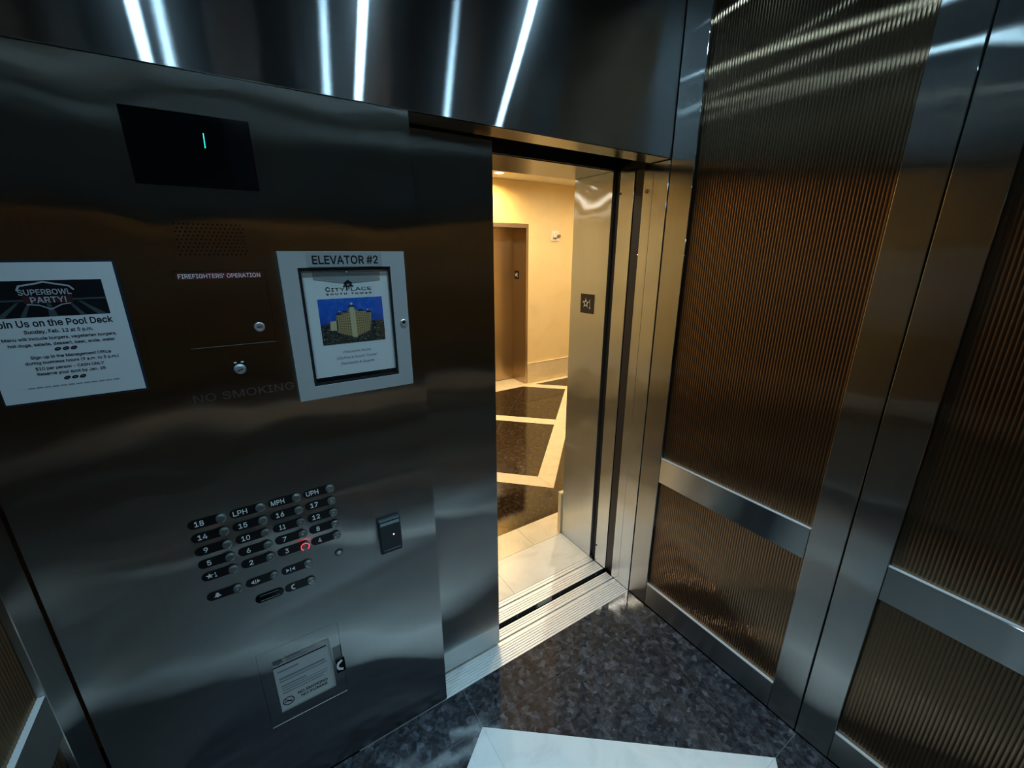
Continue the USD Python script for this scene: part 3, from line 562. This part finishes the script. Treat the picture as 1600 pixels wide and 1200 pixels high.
for nm, parts in (('baseboard_far', [(OX1+0.0005, HX1, HY1-0.022, HY1-0.0005)]), ('baseboard_far', [(HX0, OX0-0.0005, HY1-0.022, HY1-0.0005)]), ('baseboard_near', [(1.528, HX1, HY0+0.0005, HY0+0.030)]), ('baseboard_near', [(HX0, 0.350, HY0+0.0005, HY0+0.030)])):
    t = thing(nm, kind='structure')
    for a, b, c, d in parts:
        obj('base_board', bx(a, b, c, d, 0.0015, 0.288, 0.002), M['base_stone'], t); e_ = 0.003
        obj('cap_moulding', bx(a, b, c-(e_ if c > 2 else 0), d+(e_ if c < 2 else 0), 0.2885, 0.298, 0.002), M['base_stone'], t)
# opposite elevator
of = thing('trim_3', kind='structure')
obj('jamb', cat(bx(3.240, OX1-0.0005, HY1-0.004, 3.818, 0.001, 2.0985, 0.001)), M['bronze_steel'], of)
obj('jamb', cat(bx(OX0+0.0005, 2.195, HY1-0.004, 3.818, 0.001, 2.0985, 0.001)), M['bronze_steel'], of)
obj('frame_head', bx(OX0+0.0005, OX1-0.0005, HY1-0.004, 3.818, 2.099, OZ-0.001, 0.001), M['bronze_steel'], of)
d3 = thing('door_3', kind='structure')
obj('door_leaf', bx(2.70, 3.32, 3.820, 3.850, 0.006, 2.20), M['bronze_steel'], d3)
obj('door_leaf', bx(2.10, 2.695, 3.8205, 3.850, 0.006, 2.20), M['bronze_steel'], d3)
star_sign('small black star 1 sign on the far elevator door jamb across the hall', 3.665, 3.775, 1.452, 1.562, 3.240)
# alarm sounder on the far wall
al = thing('alarm_strobe', 'cream square fire alarm strobe high on the far hall wall', 'fire alarm')
obj('back_plate', bx(3.646, 3.780, HY1-0.012, HY1-0.0005, 1.945, 2.077, 0.003), M['strobe_white'], al)
obj('sounder_grille', lathe_y([(0.034, 0), (0.034, 0.008), (0.028, 0.014), (0.020, 0.010), (0.0001, 0.012)], 3.705, 2.022, HY1-0.012), M['strobe_white'], al, smooth=30)
obj('strobe_lens', bx(3.735, 3.785, HY1-0.045, HY1-0.0125, 1.995, 2.028, 0.008), M['strobe_lens'], al)
for dz in (-0.022, -0.030): obj('louvre', bx(3.672, 3.735, HY1-0.020, HY1-0.0125, 2.004+dz, 2.008+dz), M['strobe_lens'], al)

# hall floor: threshold, cream border, diagonal granite field with cream bands
hf = thing('floor_hall', kind='structure')
obj('floor_slab', cat(bx(HX0, HX1, HY0-0.002, HY1, -0.05, -0.0014), bx(0.10, FX+0.03, 0.3175, HY0-0.002, -0.05, -0.0014), bx(OX0, OX1, HY1, 3.85, -0.05, -0.0014)), M['grout'], hf)
tile(sbox(0.451, 0.3175, 0.994, 0.5865), M['marble_pale'], hf, 0.0010); tile(sbox(0.994, 0.3175, FX-0.0005, 0.5865), M['marble_pale'], hf, 0.0010)
xs = [HX0] + [1.315-0.53*i for i in range(4, 0, -1)] + [1.315, 1.86, 2.40, 2.94, 3.48, 4.02, 4.56, HX1]
for a, b in zip(xs[:-1], xs[1:]): tile(sbox(a, 0.5865, b, 0.785), M['marble_cream'], hf, 0.0010)
xs = [HX0, 0.6, 1.2, 1.8, 2.4, 3.0, 3.6, 4.2, 4.8, HX1]
for a, b in zip(xs[:-1], xs[1:]): tile(sbox(a, 3.40, b, HY1), M['marble_cream'], hf, 0.0010)
tile(sbox(2.196, HY1, 3.2395, 3.8195), M['marble_cream'], hf, 0.0010)
R2 = math.sqrt(2.0)
def uv(u0, u1, v0, v1): return Polygon([((u-v)/R2, (u+v)/R2) for u, v in ((u0, v0), (u1, v0), (u1, v1), (u0, v1))])
field = sbox(HX0, 0.785, HX1, 3.40)
UB, VB = [(2.049, 2.199), (3.335, 3.485), (4.621, 4.771)], [(-0.556, -0.406), (0.730, 0.880)]
U0, U1, V0, V1 = 2.049, 4.771, -0.556, 0.880
def ft(poly, mat):
    q = poly.intersection(field)
    for g in getattr(q, 'geoms', [q]):
        if g.area > 2e-4: tile(g, mat, hf, 0.0008)
def mitred(a, b, c, d): return Polygon([((u-v)/R2, (u+v)/R2) for u, v in (a, b, c, d)])
# outer ring of bands (mitred corners), then the cross band
ft(mitred((U0, V0), (U1, V0), (U1-0.15, V0+0.15), (U0+0.15, V0+0.15)), M['marble_cream'])
ft(mitred((U0, V1), (U1, V1), (U1-0.15, V1-0.15), (U0+0.15, V1-0.15)), M['marble_cream'])
ft(mitred((U0, V0), (U0, V1), (U0+0.15, V1-0.15), (U0+0.15, V0+0.15)), M['marble_cream'])
ft(mitred((U1, V0), (U1, V1), (U1-0.15, V1-0.15), (U1-0.15, V0+0.15)), M['marble_cream'])
ft(uv(3.335, 3.485, V0+0.15, V1-0.15), M['marble_cream'])
for a, b in ((2.199, 3.335), (3.485, 4.621)):
    for i in range(2):
        for j in range(2): ft(uv(a+(b-a)*i/2, a+(b-a)*(i+1)/2, -0.406+1.136*j/2, -0.406+1.136*(j+1)/2), M['granite_hall'])
# granite outside the ring, laid on the same diagonal with joints in line with the band
vs = [-4.2, -3.0, -2.2, -1.36, -0.96, V0, -0.406, 0.162, 0.730, V1, 1.45, 2.0, 2.6, 3.4]
us = [-1.0, 0.2, 0.9, 1.48, U0, 2.767, 3.410, 4.053, U1, 5.4, 6.2, 7.0]
ring = uv(U0, U1, V0, V1)
for a, b in zip(us[:-1], us[1:]):
    for c, d in zip(vs[:-1], vs[1:]): ft(uv(a, b, c, d).difference(ring), M['granite_hall'])
# hall downlights
first = True
for x, y in HALL_LAMPS:
    downlight(x, y, HZ, 0.045, M['hall_lamp' if y > 3 else 'hall_lamp_near'], 'bright warm downlight in the hall ceiling above the far elevator' if first else 'warm downlight in the hall ceiling, out of view beside the doorway', None if first else 'hall ceiling downlights out of view', 0.02 if y > 3 else 0.001)
    first = False
